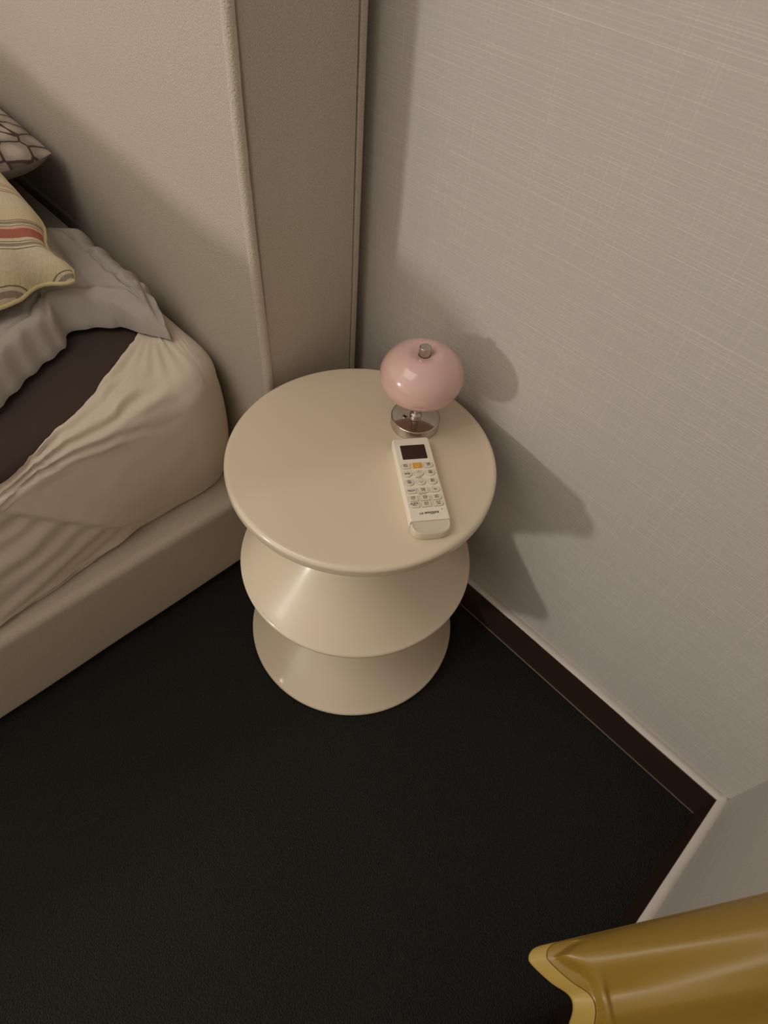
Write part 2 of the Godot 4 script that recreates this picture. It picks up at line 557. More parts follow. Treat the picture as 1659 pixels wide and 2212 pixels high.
func bedding():
	# the dark mattress itself
	var rows := []
	var o := obj("mattress", joined([
		grid(60, 90, func(i: int, j: int):
			var b := lerpf(M_H - 0.16, 1.3, i / 59.0)
			var a := lerpf(-1.2, M_R + 0.2, j / 89.0)
			var q := fold(a, b, -0.004)
			q.y = maxf(q.y, 0.199)
			return q),
		rbox(Vector3(-2.05, 0.199, 0.26), Vector3(M_R - 0.03, 0.40, 2.15), 0.02, 2),
		rbox(Vector3(-2.08, 0.199, 0.24), Vector3(M_R - 0.03, M_TOP - 0.012, 2.17), 0.03, 3)]), M.ticking)
	tag(o, "thick mattress showing a bare dark brown patch between sheet and topper", "mattress")
	# fitted sheet: pulled part of the way up over the corner
	var edge := [Vector2(0.10, -0.95), Vector2(0.225, -0.80), Vector2(0.248, -0.56), Vector2(0.262, -0.478), Vector2(0.294, -0.447), Vector2(0.324, -0.428), Vector2(0.358, -0.401), Vector2(0.392, -0.381),
		Vector2(0.43, -0.362), Vector2(0.473, -0.341), Vector2(0.515, -0.325), Vector2(0.555, -0.311), Vector2(0.65, -0.29), Vector2(0.9, -0.27), Vector2(1.4, -0.26)]
	var nr := 230
	var nc := 96
	var sheet := grid(nr, nc, func(i: int, j: int):
		var b := lerpf(M_H - 0.20, 1.25, pow(i / float(nr - 1), 1.35))
		var t := j / float(nc - 1)
		var a0: float = along(edge, b) + 0.004 * nz.get_noise_1d(b * 24.0)
		var a1 := M_R + 0.245 + 0.02 * smoothstep(0.4, 0.7, b)
		var a := lerpf(a0, a1, t)
		var q := fold(a, b, 0.003)
		var e := 0.004
		var du := fold(a + e, b, 0.003) - q
		var dv := fold(a, b + e, 0.003) - q
		var n := dv.cross(du)
		n = n.normalized() if n.length_squared() > 1e-16 else Vector3.UP
		var h := 0.0
		# pulled folds on the shoulder, running from the free edge to the corner
		var s := (a - a0)
		var sh := exp(-pow((q.y - 0.435) / 0.035, 2.0)) * smoothstep(0.24, 0.36, b) * (1.0 - smoothstep(0.65, 0.8, b))
		var fan := clampf((a - a0) / maxf(0.02, M_R + 0.01 - a0), 0.0, 1.3)
		h += sh * (0.0030 * sin(TAU * (2.6 * fan + 0.5 * nz.get_noise_2d(a * 6, b * 6))) + 0.0022 * sin(TAU * (4.7 * fan + 0.7 * nz.get_noise_2d(a * 5 + 9, b * 5))) * (0.5 + 0.5 * sin(b * 40.0)))
		# fan of small gathers at the corner of the top
		var co := exp(-(pow((a + 0.40) / 0.05, 2.0) + pow((b - 0.29) / 0.05, 2.0)))
		h += co * 0.0022 * sin(atan2(b - 0.25, a + 0.47) * 34.0)
		# the long fold line where the side stops hanging straight
		var yc := along([Vector2(0.36, 0.222), Vector2(0.403, 0.226), Vector2(0.453, 0.251), Vector2(0.517, 0.325), Vector2(0.578, 0.396), Vector2(0.65, 0.44)], b)
		var dy := q.y - yc
		if q.y < M_TOP - 0.03 and b > 0.33:
			h += 0.009 * smoothstep(-0.006, 0.010, dy) * exp(-maxf(dy, 0.0) / 0.05) * smoothstep(0.36, 0.42, b)
			# slanting gathers under that line
			var g := (1.0 - smoothstep(-0.01, 0.01, dy)) * smoothstep(0.40, 0.46, b)
			h += g * (0.0016 * sin(((q.y - 0.2) * 0.83 + (b - 0.45) * 0.24) * 210.0 + 2.5 * nz.get_noise_2d(b * 5, q.y * 5)) + 0.0014 * sin(((q.y - 0.2) * 0.83 + (b - 0.45) * 0.30) * 95.0 + 1.0))
		h += 0.003 * nz.get_noise_3d(q.x * 7, q.y * 7, q.z * 7)
		# rolled hem at the foot of the side
		h += 0.0035 * exp(-pow((q.y - 0.2085) / 0.004, 2.0)) * smoothstep(0.38, 0.46, b)
		var r := q + n * h
		r.x += 0.024 * smoothstep(0.40, 0.68, b) * (1.0 - smoothstep(0.2, 0.36, q.y))
		var hem := 0.2005 + 0.003 * nz.get_noise_1d(b * 14.0)
		if r.y < hem:
			r.x += (hem - r.y) * 0.12 * smoothstep(0.33, 0.6, b)
			r.y = hem
		return r)
	o = obj("fitted_sheet", sheet, M.sheet)
	tag(o, "beige fitted sheet stretched over the side and corner of the mattress", "sheet")
	# quilted topper
	var right := [Vector2(0.220, -0.52), Vector2(0.232, -0.465), Vector2(0.243, -0.425), Vector2(0.252, -0.404), Vector2(0.262, -0.432), Vector2(0.276, -0.452), Vector2(0.293, -0.484), Vector2(0.315, -0.500),
		Vector2(0.343, -0.517), Vector2(0.366, -0.517), Vector2(0.380, -0.488), Vector2(0.413, -0.476), Vector2(0.448, -0.459), Vector2(0.501, -0.426), Vector2(0.6, -0.392), Vector2(0.8, -0.37), Vector2(1.3, -0.36)]
	var pr := 230
	var pc := 110
	var topper := grid(pr, pc, func(i: int, j: int):
		var b := 0.218 + 1.9 * pow(i / float(pr - 1), 2.6)
		var xr := along(right, b) + 0.0025 * sin(b * 190.0)
		var t := j / float(pc - 1)
		var s := 0.75 * pow(1.0 - t, 2.4)                       # distance in from the free edge
		var x := xr - s
		var head := b - 0.222 + 0.010 * nz.get_noise_1d(x * 22.0) - 0.13 * smoothstep(-0.70, -0.80, x)
		var dright := s
		for w in [0.012, 0.024]: dright = minf(dright, sqrt(s * s * 0.0 + pow(maxf(along(right, b - w) - x, 0.0), 2.0) + w * w))
		for w in [0.012, 0.024]: dright = minf(dright, sqrt(pow(maxf(along(right, b + w) - x, 0.0), 2.0) + w * w))
		var d := minf(dright, maxf(head, 0.0))
		var rr := 0.030
		var up: float = sqrt(maxf(0.0, 1.0 - pow(1.0 - minf(d / rr, 1.0), 2.0)))
		var tall: float = lerpf(0.022, 0.052, smoothstep(-0.40, -0.53, x) if b < 0.3 else smoothstep(0.0, 0.02, s) * 0.8 + 0.2)
		var y: float = M_TOP + 0.0065 + tall * up
		y -= 0.006 * exp(-pow((d - 0.036) / 0.0032, 2.0))              # stitched seam of the border
		y -= 0.004 * exp(-pow((b - 0.285 - 0.02 * sin(x * 9.0)) / 0.004, 2.0)) * smoothstep(-0.50, -0.56, x)
		y += 0.0035 * nz.get_noise_2d(x * 16.0, b * 16.0) * smoothstep(0.0, 0.03, d)
		y += 0.002 * sin(x * 150.0 + 3.0 * nz.get_noise_2d(x * 9, b * 9)) * exp(-pow((head - 0.03) / 0.02, 2.0))
		return Vector3(x, y, b))
	o = obj("mattress_topper", topper, M.pad)
	tag(o, "white quilted mattress topper with a puckered padded border under the striped cushion", "topper")
	pillows()

func pillow(w: float, l: float, up: float, down: float, pinch: float, ear := 0.0, droop := 0.0, half := 0) -> ArrayMesh:
	# up and down: fullness above and below the seam; droop: how far the corners hang; half 1 or -1: one face only
	var n := 44
	var f := func(side: float): return grid(n, n, func(i: int, j: int):
		var u := sin(PI / 2 * (2.0 * j / (n - 1) - 1.0))
		var v := sin(PI / 2 * (2.0 * i / (n - 1) - 1.0))
		var q := pillow_edge(w, l, pinch, ear, u, v)
		var h := (up if side > 0 else down) * pow(maxf(0.0, (1 - pow(absf(u), 2.4)) * (1 - pow(absf(v), 2.4))), 0.5)
		h *= 1.0 + 0.14 * nz.get_noise_2d(u * 1.7 + w * 9, v * 1.7)
		return Vector3(q.x, side * h - droop * pow(maxf(u, 0.0), 6.0), q.y), false, func(i: int, j: int, p: Vector3): return Vector2(p.x / w + 0.5, p.z / l + 0.5), side > 0)
	if half != 0: return f.call(float(half))
	return joined([f.call(1.0), f.call(-1.0)])

func pillow_edge(w: float, l: float, pinch: float, ear: float, u: float, v: float) -> Vector2:
	# ear: how far the edges are drawn in beside the corners
	var bu := ear * exp(-pow(((1.0 - absf(u)) * w / 2 - 0.05) / 0.028, 2.0))
	var bv := 0.8 * ear * exp(-pow(((1.0 - absf(v)) * l / 2 - 0.055) / 0.028, 2.0))
	var cut := 0.010 * pow(absf(u * v), 24.0) if ear > 0.0 else 0.0
	return Vector2(u * w / 2 * (1 - pinch * (1 - v * v)) - signf(u) * (pow(absf(u), 3.0) * bv + cut), v * l / 2 * (1 - pinch * (1 - u * u)) - signf(v) * (pow(absf(v), 3.0) * bu + cut))

func stripe_image() -> ImageTexture:
	# cotton print: bundles of stripes running across the cushion
	var w := 1024
	var h := 128
	var im := Image.create(w, h, false, Image.FORMAT_RGB8)
	var base := Color8(234, 219, 194)
	im.fill(base)
	var yel := Color8(230, 216, 172)
	var ol := Color8(142, 126, 92)
	var grey := Color8(168, 156, 138)
	var red := Color8(190, 116, 96)
	var pink := Color8(236, 190, 168)
	var put := func(c0: float, c1: float, col: Color):            # centimetres from the right end of a 50 cm cushion
		im.fill_rect(Rect2i(int(w * (1 - c1 / 50.0)), 0, max(1, int(w * (c1 - c0) / 50.0)), h), col)
	put.call(0.0, 0.3, yel); put.call(0.3, 0.42, ol); put.call(0.6, 0.95, grey); put.call(1.15, 1.27, ol); put.call(1.27, 2.3, yel.lerp(base, 0.4))
	put.call(4.3, 4.42, ol); put.call(4.65, 5.0, grey); put.call(5.15, 5.25, ol); put.call(5.6, 6.8, red); put.call(6.8, 7.1, pink); put.call(7.15, 7.25, ol); put.call(7.45, 7.85, grey); put.call(7.95, 8.05, ol)
	put.call(8.1, 10.2, yel.lerp(base, 0.3))
	for k in 6: put.call(12.6 + k * 0.42, 12.75 + k * 0.42, [ol, red, yel, ol, red, pink][k])
	put.call(17.0, 19.0, yel.lerp(base, 0.3)); put.call(20.0, 21.2, red); put.call(21.5, 21.9, grey)
	return ImageTexture.create_from_image(im)

func pebble_image() -> ImageTexture:
	# grey print of rounded, dark-outlined petals
	var n := 256
	var rng := RandomNumberGenerator.new(); rng.seed = 21
	var c := []
	for gy in 6:
		for gx in 6: c.append([Vector2((gx + 0.5 + rng.randf_range(-0.33, 0.33)) / 6.0, (gy + 0.5 + rng.randf_range(-0.33, 0.33)) / 6.0), rng.randf()])
	var im := Image.create(n, n, false, Image.FORMAT_RGB8)
	for y in n:
		for x in n:
			var p := Vector2(x, y) / n
			var d1 := 9.0; var d2 := 9.0; var t := 0.0
			for e in c:
				var d: Vector2 = (p - e[0]).abs()
				d = Vector2(minf(d.x, 1 - d.x), minf(d.y, 1 - d.y))
				var l := d.length()
				if l < d1:
					d2 = d1; d1 = l; t = e[1]
				elif l < d2: d2 = l
			var edge := d2 - d1
			var col := Color8(206, 190, 176).lerp(Color8(176, 162, 150), t)
			if t > 0.82: col = Color8(128, 116, 106)
			col = col.darkened(0.20 * smoothstep(0.03, 0.10, d1))
			col = Color8(74, 58, 50).lerp(col, smoothstep(0.010, 0.022, edge))
			im.set_pixel(x, y, col)
	return ImageTexture.create_from_image(im)

func pillows():
	# striped cushion
	var th := deg_to_rad(-13.0)
	var w := 0.50
	var l := 0.40
	var drop := 0.030
	var t := thing("striped_cushion", Vector3(-0.508 - 0.25 * cos(th), 0.524 + drop - 0.25 * sin(th), 0.314 + 0.20), "cream cotton cushion with a rust red stripe, grey stripes and yellow piping on the topper", "cushion")
	t.rotation = Vector3(0, 0, th)
	var sm := mat(Color.WHITE, 0.95)
	sm.albedo_texture = stripe_image()
	sm.normal_enabled = true
	sm.normal_texture = noise_tex(0.2, 91, true, Color.WHITE, Color.WHITE, 2.0)
	sm.normal_scale = 0.3
	obj("cover", pillow(w, l, 0.075, 0.036, 0.02, 0.020, drop), sm, t)
	var pts := []
	var n := 40
	for side in 4:
		for k in n:
			var q := -1.0 + 2.0 * k / n
			var u: float = [q, 1.0, -q, -1.0][side]
			var v: float = [-1.0, q, 1.0, -q][side]
			var e := pillow_edge(w, l, 0.02, 0.020, u, v)
			pts.append(Vector3(e.x, -drop * pow(maxf(u, 0.0), 6.0) + 0.002 * nz.get_noise_2d(e.x * 30, e.y * 30), e.y))
	obj("piping", tube(pts, 0.0034, 8, true), cloth(Color8(226, 214, 164), 0.05, 0.3, 97, 0.2), t)
	# white pillow under it
	var p := obj("pillow", pillow(0.50, 0.42, 0.018, 0.016, 0.05, 0.0, 0.0), M.white_cotton)
	p.position = Vector3(-0.600 - 0.25, 0.542, 0.304 + 0.21)
	p.rotation = Vector3(0, 0, deg_to_rad(-7.0))
	tag(p, "plain white pillow showing as a sliver beneath the striped cushion", "pillow")
	# petal-print pillow against the headboard, resting on a plain one
	var fl := thing("patterned_pillow", Vector3(-0.782 - 0.30, 0.584, 0.207 + 0.08), "grey pillow printed with rounded dark-outlined petals against the headboard", "pillow")
	var pm := mat(Color.WHITE, 0.95)
	pm.albedo_texture = pebble_image()
	pm.uv1_scale = Vector3(2.6, 0.75, 1)
	obj("upper_cover", pillow(0.60, 0.15, 0.035, 0.055, -0.07, 0.0, 0.0, 1), pm, fl)
	obj("lower_cover", pillow(0.60, 0.15, 0.035, 0.055, -0.07, 0.0, 0.0, -1), M.grey_cotton, fl)
	var p2 := obj("pillow", pillow(0.60, 0.12, 0.03, 0.03, 0.0), M.white_cotton)
	p2.name = "pillow_001"
	p2.position = Vector3(-0.97 - 0.30, 0.500, 0.207 + 0.065)
	tag(p2, "plain white pillow carrying the petal-print pillow against the headboard", "pillow")

func duvet():
	# thick duvet rolled up across the bed, beyond the frame
	var na := 48
	var nx := 90
	var o := obj("duvet", grid(nx, na, func(i: int, j: int):
		var v := 0.5 - 0.5 * cos(PI * i / (nx - 1.0))
		var x := lerpf(-2.05, -0.255, v)
		var e := minf(1.0, minf((x + 2.05) / 0.14, (-0.255 - x) / 0.075))
		var side: float = sqrt(maxf(0.0, 1 - pow(1 - e, 2.0)))
		var a := TAU * j / na
		var up := 0.236 + 0.07 * smoothstep(-0.35, -1.3, x)
		var c := cos(a)
		var q := sin(a)
		var z := 0.85 + 0.105 * signf(c) * pow(absf(c), 0.7) * lerpf(0.5, 1.0, side)
		var y := M_TOP + 0.064 + up * (0.5 + 0.5 * signf(q) * pow(absf(q), 0.7) * side)
		var w := 0.006 * nz.get_noise_3d(x * 7, y * 7, z * 7) + 0.003 * nz2.get_noise_2d(x * 24, a * 1.2)
		return Vector3(x, y + w * q * side + (0.003 if q < 0 else 0.0), z + w * c * side), true), M.white_cotton)
	tag(o, "thick white duvet rolled up across the middle of the bed", "duvet")

# ---------------------------------------------------------------- round table
func table():
	var t := thing("side_table", TABLE, "round glossy cream side table shaped like two stacked spools, against the wall", "table")
	var R := 0.18
	var H := TABLE_H
	var top := [Vector2(0.0, H), Vector2(0.08, H), Vector2(R - 0.007, H)]
	top.append_array(arc(R - 0.006, H - 0.006, 0.006, 88, 0, 6))
	top.append_array(arc(R - 0.004, 0.4475, 0.004, 0, -70, 4))
	top.append_array([Vector2(R - 0.006, 0.4432), Vector2(0.10, 0.4425), Vector2(0.0, 0.4425)])
	obj("tabletop", lathe(top, 144), M.lacquer, t)
	var waist := func(y0: float, r0: float, y1: float, r1: float, lip: float) -> Array:
		# spool: cone in to the waist, cone out to the rim below
		var ym := (y0 + y1) / 2
		var p := [Vector2(0.0, y0), Vector2(r0 - 0.006, y0), Vector2(r0 - 0.002, y0 - 0.0025), Vector2(r0 - 0.003, y0 - 0.006)]
		var k := 24
		for i in k + 1:
			var s := -1.0 + 2.0 * i / k                                  # -1 top .. 1 bottom
			var rr: float = lerpf(r0 - 0.012, r1 - 0.006, (s + 1) / 2)
			var w := 0.086
			var a := 0.10
			var q := (sqrt(s * s + a * a) - a) / (sqrt(1 + a * a) - a)
			p.append(Vector2(w + (rr - w) * q, lerpf(y0 - 0.012, y1 + lip, (s + 1) / 2)))
		p.append_array(arc(r1 - 0.0055, y1 + lip - 0.0065, 0.0055, 60, -80, 8))
		p.append_array([Vector2(r1 - 0.012, y1 - 0.0005), Vector2(0, y1 - 0.0005)])
		return p
	obj("pedestal", lathe(waist.call(0.4426, 0.172, 0.2275, 0.1835, 0.012), 144), M.lacquer, t)
	obj("pedestal", lathe(waist.call(0.2272, 0.176, 0.0005, 0.186, 0.015), 144), M.lacquer, t)

# ---------------------------------------------------------------- lamp
func table_lamp():
	var t := thing("table_lamp", LAMP, "small unlit mushroom table lamp with a glossy pink glass shade and chrome base", "lamp")
	var base := [Vector2(0, 0.0155), Vector2(0.030, 0.0155)]
	base.append_array(arc(0.0322, 0.0137, 0.0018, 90, 0, 4))
	base.append_array([Vector2(0.034, 0.0015), Vector2(0.0332, 0.0), Vector2(0, 0)])
	obj("base", lathe(base, 72), M.chrome, t)
	var ring := []
	for k in 24: ring.append(Vector3(0.0032 * cos(TAU * k / 24), 0.0160, 0.0032 * sin(TAU * k / 24)))
	var sw := obj("switch", tube(ring, 0.0009, 8, true), M.chrome, t)
	sw.position = Vector3(-0.0077, 0, 0.0130)
	var dot := obj("switch_centre", lathe([Vector2(0, 0.0163), Vector2(0.0022, 0.0161), Vector2(0.0023, 0.0150)], 20), M.ink, sw)
	dot.position = Vector3.ZERO
	obj("stem", lathe([Vector2(0, 0.060), Vector2(0.0050, 0.060), Vector2(0.0050, 0.0235), Vector2(0.0056, 0.0215), Vector2(0.0074, 0.0202), Vector2(0.0082, 0.0188), Vector2(0.0083, 0.0172), Vector2(0.0080, 0.0152)], 36), M.chrome, t)
	# shade: squashed ball with a dimple on top
	var cy := 0.0865
	var a := 0.0542
	var c := 0.0395
	var p := []
	for k in 60:
		var an := deg_to_rad(lerpf(83.5, -84, k / 59.0))
		var r := a * pow(cos(an), 0.88)
		p.append(Vector2(r, cy + c * signf(sin(an)) * pow(absf(sin(an)), 1.04) - (0.0085 * pow(1.0 - smoothstep(0.002, 0.029, r), 1.3) if an > 0 else 0.0)))
	p.append(Vector2(0.004, cy - c + 0.001))
	obj("shade", lathe(p, 96), M.pink, t)
	obj("finial", lathe([Vector2(0, cy + c + 0.0045), Vector2(0.0066, cy + c + 0.0045), Vector2(0.0076, cy + c + 0.0036), Vector2(0.0076, cy + c - 0.0110), Vector2(0, cy + c - 0.0110)], 40), M.brushed, t)

# ---------------------------------------------------------------- remote control
var print_im: Image

func dab(p: Vector2, q: Vector2, w: float, col: Color):
	# a stroke in millimetres on the printed face (50 x 156 mm, 12 pixels to the mm)
	var s := 12.0
	var a := (p + Vector2(25, 78)) * s
	var b := (q + Vector2(25, 78)) * s
	var r := w * s / 2
	for y in range(int(minf(a.y, b.y) - r - 1), int(maxf(a.y, b.y) + r + 2)):
		for x in range(int(minf(a.x, b.x) - r - 1), int(maxf(a.x, b.x) + r + 2)):
			var c := Vector2(x + 0.5, y + 0.5)
			var ab := b - a
			var t := 0.0 if ab.length_squared() < 1e-6 else clampf((c - a).dot(ab) / ab.length_squared(), 0, 1)
			var d := (a + ab * t).distance_to(c)
			var k := clampf(r + 0.5 - d, 0, 1)
			if k > 0: print_im.set_pixel(x, y, print_im.get_pixel(x, y).lerp(col, k))

func strokes(list: Array, at: Vector2, sz: Vector2, col: Color, w: float):
	for s in list: dab(at + Vector2(s[0], s[1]) * sz, at + Vector2(s[2], s[3]) * sz, w, col)

func ringed(list: Array, cx: float, cy: float, rx: float, ry: float):
	for k in 10:
		var a := TAU * k / 10
		var b := TAU * (k + 1) / 10
		list.append([cx + rx * cos(a), cy + ry * sin(a), cx + rx * cos(b), cy + ry * sin(b)])

func consonant(k: int) -> Array:
	# initial consonants by their Unicode order
	var o := []
	match k:
		0, 1, 15: o = [[0, 0, 1, 0], [1, 0, 0.8, 1]]
		2: o = [[0, 0, 0, 1], [0, 1, 1, 1]]
		3, 4, 16: o = [[0, 0, 1, 0], [0, 0, 0, 1], [0, 1, 1, 1]]
		5: o = [[0, 0, 1, 0], [1, 0, 1, 0.5], [0, 0.5, 1, 0.5], [0, 0.5, 0, 1], [0, 1, 1, 1]]
		6: o = [[0, 0, 1, 0], [1, 0, 1, 1], [0, 0, 0, 1], [0, 1, 1, 1]]
		7, 8, 17: o = [[0, 0, 0, 1], [1, 0, 1, 1], [0, 0.5, 1, 0.5], [0, 1, 1, 1]]
		9, 10: o = [[0.5, 0, 0, 1], [0.5, 0.2, 1, 1]]
		12, 13, 14: o = [[0, 0, 1, 0], [0.5, 0, 0, 1], [0.5, 0.2, 1, 1]]
		18:
			o = [[0.3, 0, 0.7, 0], [0, 0.25, 1, 0.25]]
			ringed(o, 0.5, 0.68, 0.36, 0.3)
		_: ringed(o, 0.5, 0.5, 0.48, 0.48)
	return o

func hangul(text: String, at: Vector2, sz: float, col: Color, w: float):
	# syllables drawn stroke by stroke, starting at the upper left corner
	var finals := {4: 2, 8: 5, 16: 6, 17: 7, 19: 9, 21: 11, 1: 0, 7: 3}
	for ch in text:
		if ch != " ":
			var code := ch.unicode_at(0) - 0xAC00
			var ini := int(code / 588.0)
			var vow := int((code % 588) / 28.0)
			var fin := code % 28
			var flat: bool = vow in [8, 12, 13, 17, 18]
			var mixed: bool = vow in [9, 10, 11, 14, 15, 16, 19]
			var ih := 0.5 if fin else (0.62 if flat or mixed else 0.95)
			var vh := 0.58 if fin else 1.0
			strokes(consonant(ini), at, Vector2(0.55 if not flat else 0.85, ih * 0.8) * sz, col, w)
			var v := []
			if flat or mixed:
				var by := ih * 0.8 + (0.16 if not fin else 0.12)
				v.append([0, by, 0.62 if mixed else 0.9, by])
				if vow in [8, 12, 9]: v.append([0.35, by - 0.14, 0.35, by])
				if vow in [13, 14, 17]: v.append([0.42, by, 0.42, by + 0.16])
			if not flat:
				v.append([0.78, 0, 0.78, vh])
				if vow in [0, 1, 2, 9]: v.append([0.78, vh * 0.5, 0.95, vh * 0.5])
				if vow in [4, 5, 6, 7, 14]: v.append([0.62, vh * 0.5, 0.78, vh * 0.5])
				if vow in [1, 5]: v.append([0.95, 0, 0.95, vh])
			strokes(v, at, Vector2(sz, sz), col, w)
			if fin: strokes(consonant(finals.get(fin, 11)), at + Vector2(0.15, 0.68) * sz, Vector2(0.65, 0.32) * sz, col, w)
		at.x += sz * 1.12 if ch != " " else sz * 0.4

func caption(text: String, box: Rect2, slant: float) -> ArrayMesh:
	# flat raised letters that fill the box (x across, z down), leaning by slant
	var tm := TextMesh.new()
	var f := SystemFont.new()
	f.font_names = PackedStringArray(["Droid Sans"])
	f.font_weight = 700
	tm.font = f
	tm.text = text
	tm.font_size = 64
	tm.pixel_size = 0.001
	tm.depth = 0.001
	tm.curve_step = 2.0
	var arr := tm.surface_get_arrays(0)
	var v: PackedVector3Array = arr[Mesh.ARRAY_VERTEX]
	var lo := Vector3(9, 9, 9)
	var hi := -lo
	for p in v:
		lo = lo.min(p); hi = hi.max(p)
	for k in v.size():
		var p := (v[k] - lo) / (hi - lo)
		v[k] = Vector3(box.position.x + p.x * box.size.x * (1 - slant * 0.1) + p.y * box.size.y * slant, p.z * 0.0002, box.position.y + (1.0 - p.y) * box.size.y)
	arr[Mesh.ARRAY_VERTEX] = v
	var m := ArrayMesh.new()
	m.add_surface_from_arrays(Mesh.PRIMITIVE_TRIANGLES, arr)
	var st := SurfaceTool.new()
	st.create_from(m, 0)
	st.generate_normals()
	return st.commit()

func remote_control():
	var th := deg_to_rad(55.35)
	var c := Vector3(0.0525, TABLE_H, 0.1785) + Vector3(cos(th), 0, -sin(th)) * 0.0015 + Vector3(sin(th), 0, cos(th)) * 0.0014
	var t := thing("remote_control", c, "white air conditioner remote with dark screen and orange power button on the table", "remote")
	t.rotation = Vector3(0, th, 0)
	var T := 0.0172
	print_im = Image.create(600, 1872, false, Image.FORMAT_RGB8)
	var body := Color8(252, 242, 224)
	print_im.fill(body)
	var key := Color8(236, 224, 204)
	var ink := Color8(100, 90, 76)
	var xs := [-14.9, 0.0, 14.9]
	var rows := [[-26.8, "D", 11.6, 8.4], [-13.9, "O", 11.6, 10.2], [0.4, "O", 11.6, 10.2], [14.2, "D", 12.2, 7.8], [26.4, "D", 12.2, 7.8], [36.2, "D", 12.2, 7.8]]
	var words := [[["운전", "선택"], [], ["바람", "세기"]], [["파워풍"], [], ["상하", "바람"]], [["좌우", "바람"], [], ["절전", "운전"]],
		[["자동건조"], ["취침", "예약"], ["꺼짐"]], [["예약", "시간"], ["현재", "시각"], ["온도", "표시"]], [["실내조명", "표시"], ["예약", "취소"], ["추가", "기능"]]]
	var km := mat(Color.WHITE, 0.45)
	for r in 6:
		for k in 3:
			if r == 0 and k == 1: continue
			var x: float = xs[k]
			var z: float = rows[r][0]
			for yy in range(int((z - rows[r][3] / 2 + 78.0) * 12) - 2, int((z + rows[r][3] / 2 + 78.0) * 12) + 3):
				for xx in range(int((x - rows[r][2] / 2 + 25) * 12) - 2, int((x + rows[r][2] / 2 + 25) * 12) + 3):
					var p := Vector2((xx / 12.0 - 25 - x) / (rows[r][2] / 2), (yy / 12.0 - 78 - z) / (rows[r][3] / 2))
					var inside: bool = p.length() < 1.0 if rows[r][1] == "O" else true
					if rows[r][1] == "D" and k != 1:
						var s := -1.0 if k == 0 else 1.0
						var q := Vector2(maxf(0.0, (p.x * s - 0.32) / 0.68), p.y)
						inside = q.length() < 1.0
					if inside: print_im.set_pixel(xx, yy, key)
			var lines: Array = words[r][k]
			var sz := 2.2 if lines.size() == 2 else 2.1
			for q in lines.size():
				hangul(lines[q], Vector2(x - lines[q].length() * sz * 0.56, z - 0.2 + (q - lines.size() / 2.0) * (sz + 0.35) + (0.6 if lines.size() == 1 else 0.0)), sz, ink, 0.44)
	for k in 2:                                                # the up and down arrows
		var z: float = [-15.4, 1.0][k]
		var s: float = [1.0, -1.0][k]
		dab(Vector2(-2.3, z + 0.9 * s), Vector2(0, z - 0.9 * s), 0.5, Color8(84, 74, 62))
		dab(Vector2(2.3, z + 0.9 * s), Vector2(0, z - 0.9 * s), 0.5, Color8(84, 74, 62))
	hangul("희망온도", Vector2(-5.4, -8.0), 2.0, Color8(112, 100, 86), 0.3)
	hangul("길게누르세요", Vector2(-6.6, 19.2), 1.5, Color8(120, 108, 94), 0.25)
	km.albedo_texture = ImageTexture.create_from_image(print_im)
	km.texture_repeat = false
	# body: rounded slab up to the end cap
	var lv := [Vector2(0.003, 0.0), Vector2(0.0012, 0.0008), Vector2(0.0003, 0.003), Vector2(0.0, 0.007), Vector2(0.0, 0.012)]
	for k in range(1, 6): lv.append(Vector2(0.0024 * (1 - cos(PI / 2 * k / 5)), 0.0148 + 0.0024 * sin(PI / 2 * k / 5)))
	obj("body", slab(func(d: float): return rrect(0.0248 - d, 0.0685 - d, [0.0012, 0.0012, 0.0045 - d, 0.0045 - d], 6), lv, Vector2(0, -0.0088)), km, t)
	# end cap: dished, greyer piece that closes the lower end
	var cl := [Vector2(0.003, 0.0), Vector2(0.001, 0.001), Vector2(0.0, 0.005), Vector2(0.0, 0.0125), Vector2(0.0006, 0.0148), Vector2(0.0016, 0.0160), Vector2(0.0026, 0.0157), Vector2(0.0045, 0.0150)]
	obj("end_cap", slab(func(d: float):
		var o := PackedVector2Array()
		for q in 41:
			var an := PI * q / 40
			o.append(Vector2((0.0248 - d) * signf(cos(an)) * pow(absf(cos(an)), 0.62), -0.0085 + d * 0.3 + (0.0178 - d * 1.3) * pow(sin(an), 0.62)))
		return o, cl, Vector2(0, 0.0684), func(v: Vector3): return -0.0028 * smoothstep(0.060, 0.078, v.z) * smoothstep(0.008, 0.014, v.y)), M.cap, t)
	# screen in its frame
	obj("screen_frame", stud(0.0185, 0.0150, [0.001, 0.001, 0.001, 0.001], T - 0.001, T + 0.0003, 0.0002, Vector2(0, -0.0508)), km, t)
	obj("screen", stud(0.0163, 0.0124, [0.0008, 0.0008, 0.0008, 0.0008], T - 0.001, T + 0.0006, 0.0002, Vector2(0, -0.0508)), M.screen, t)
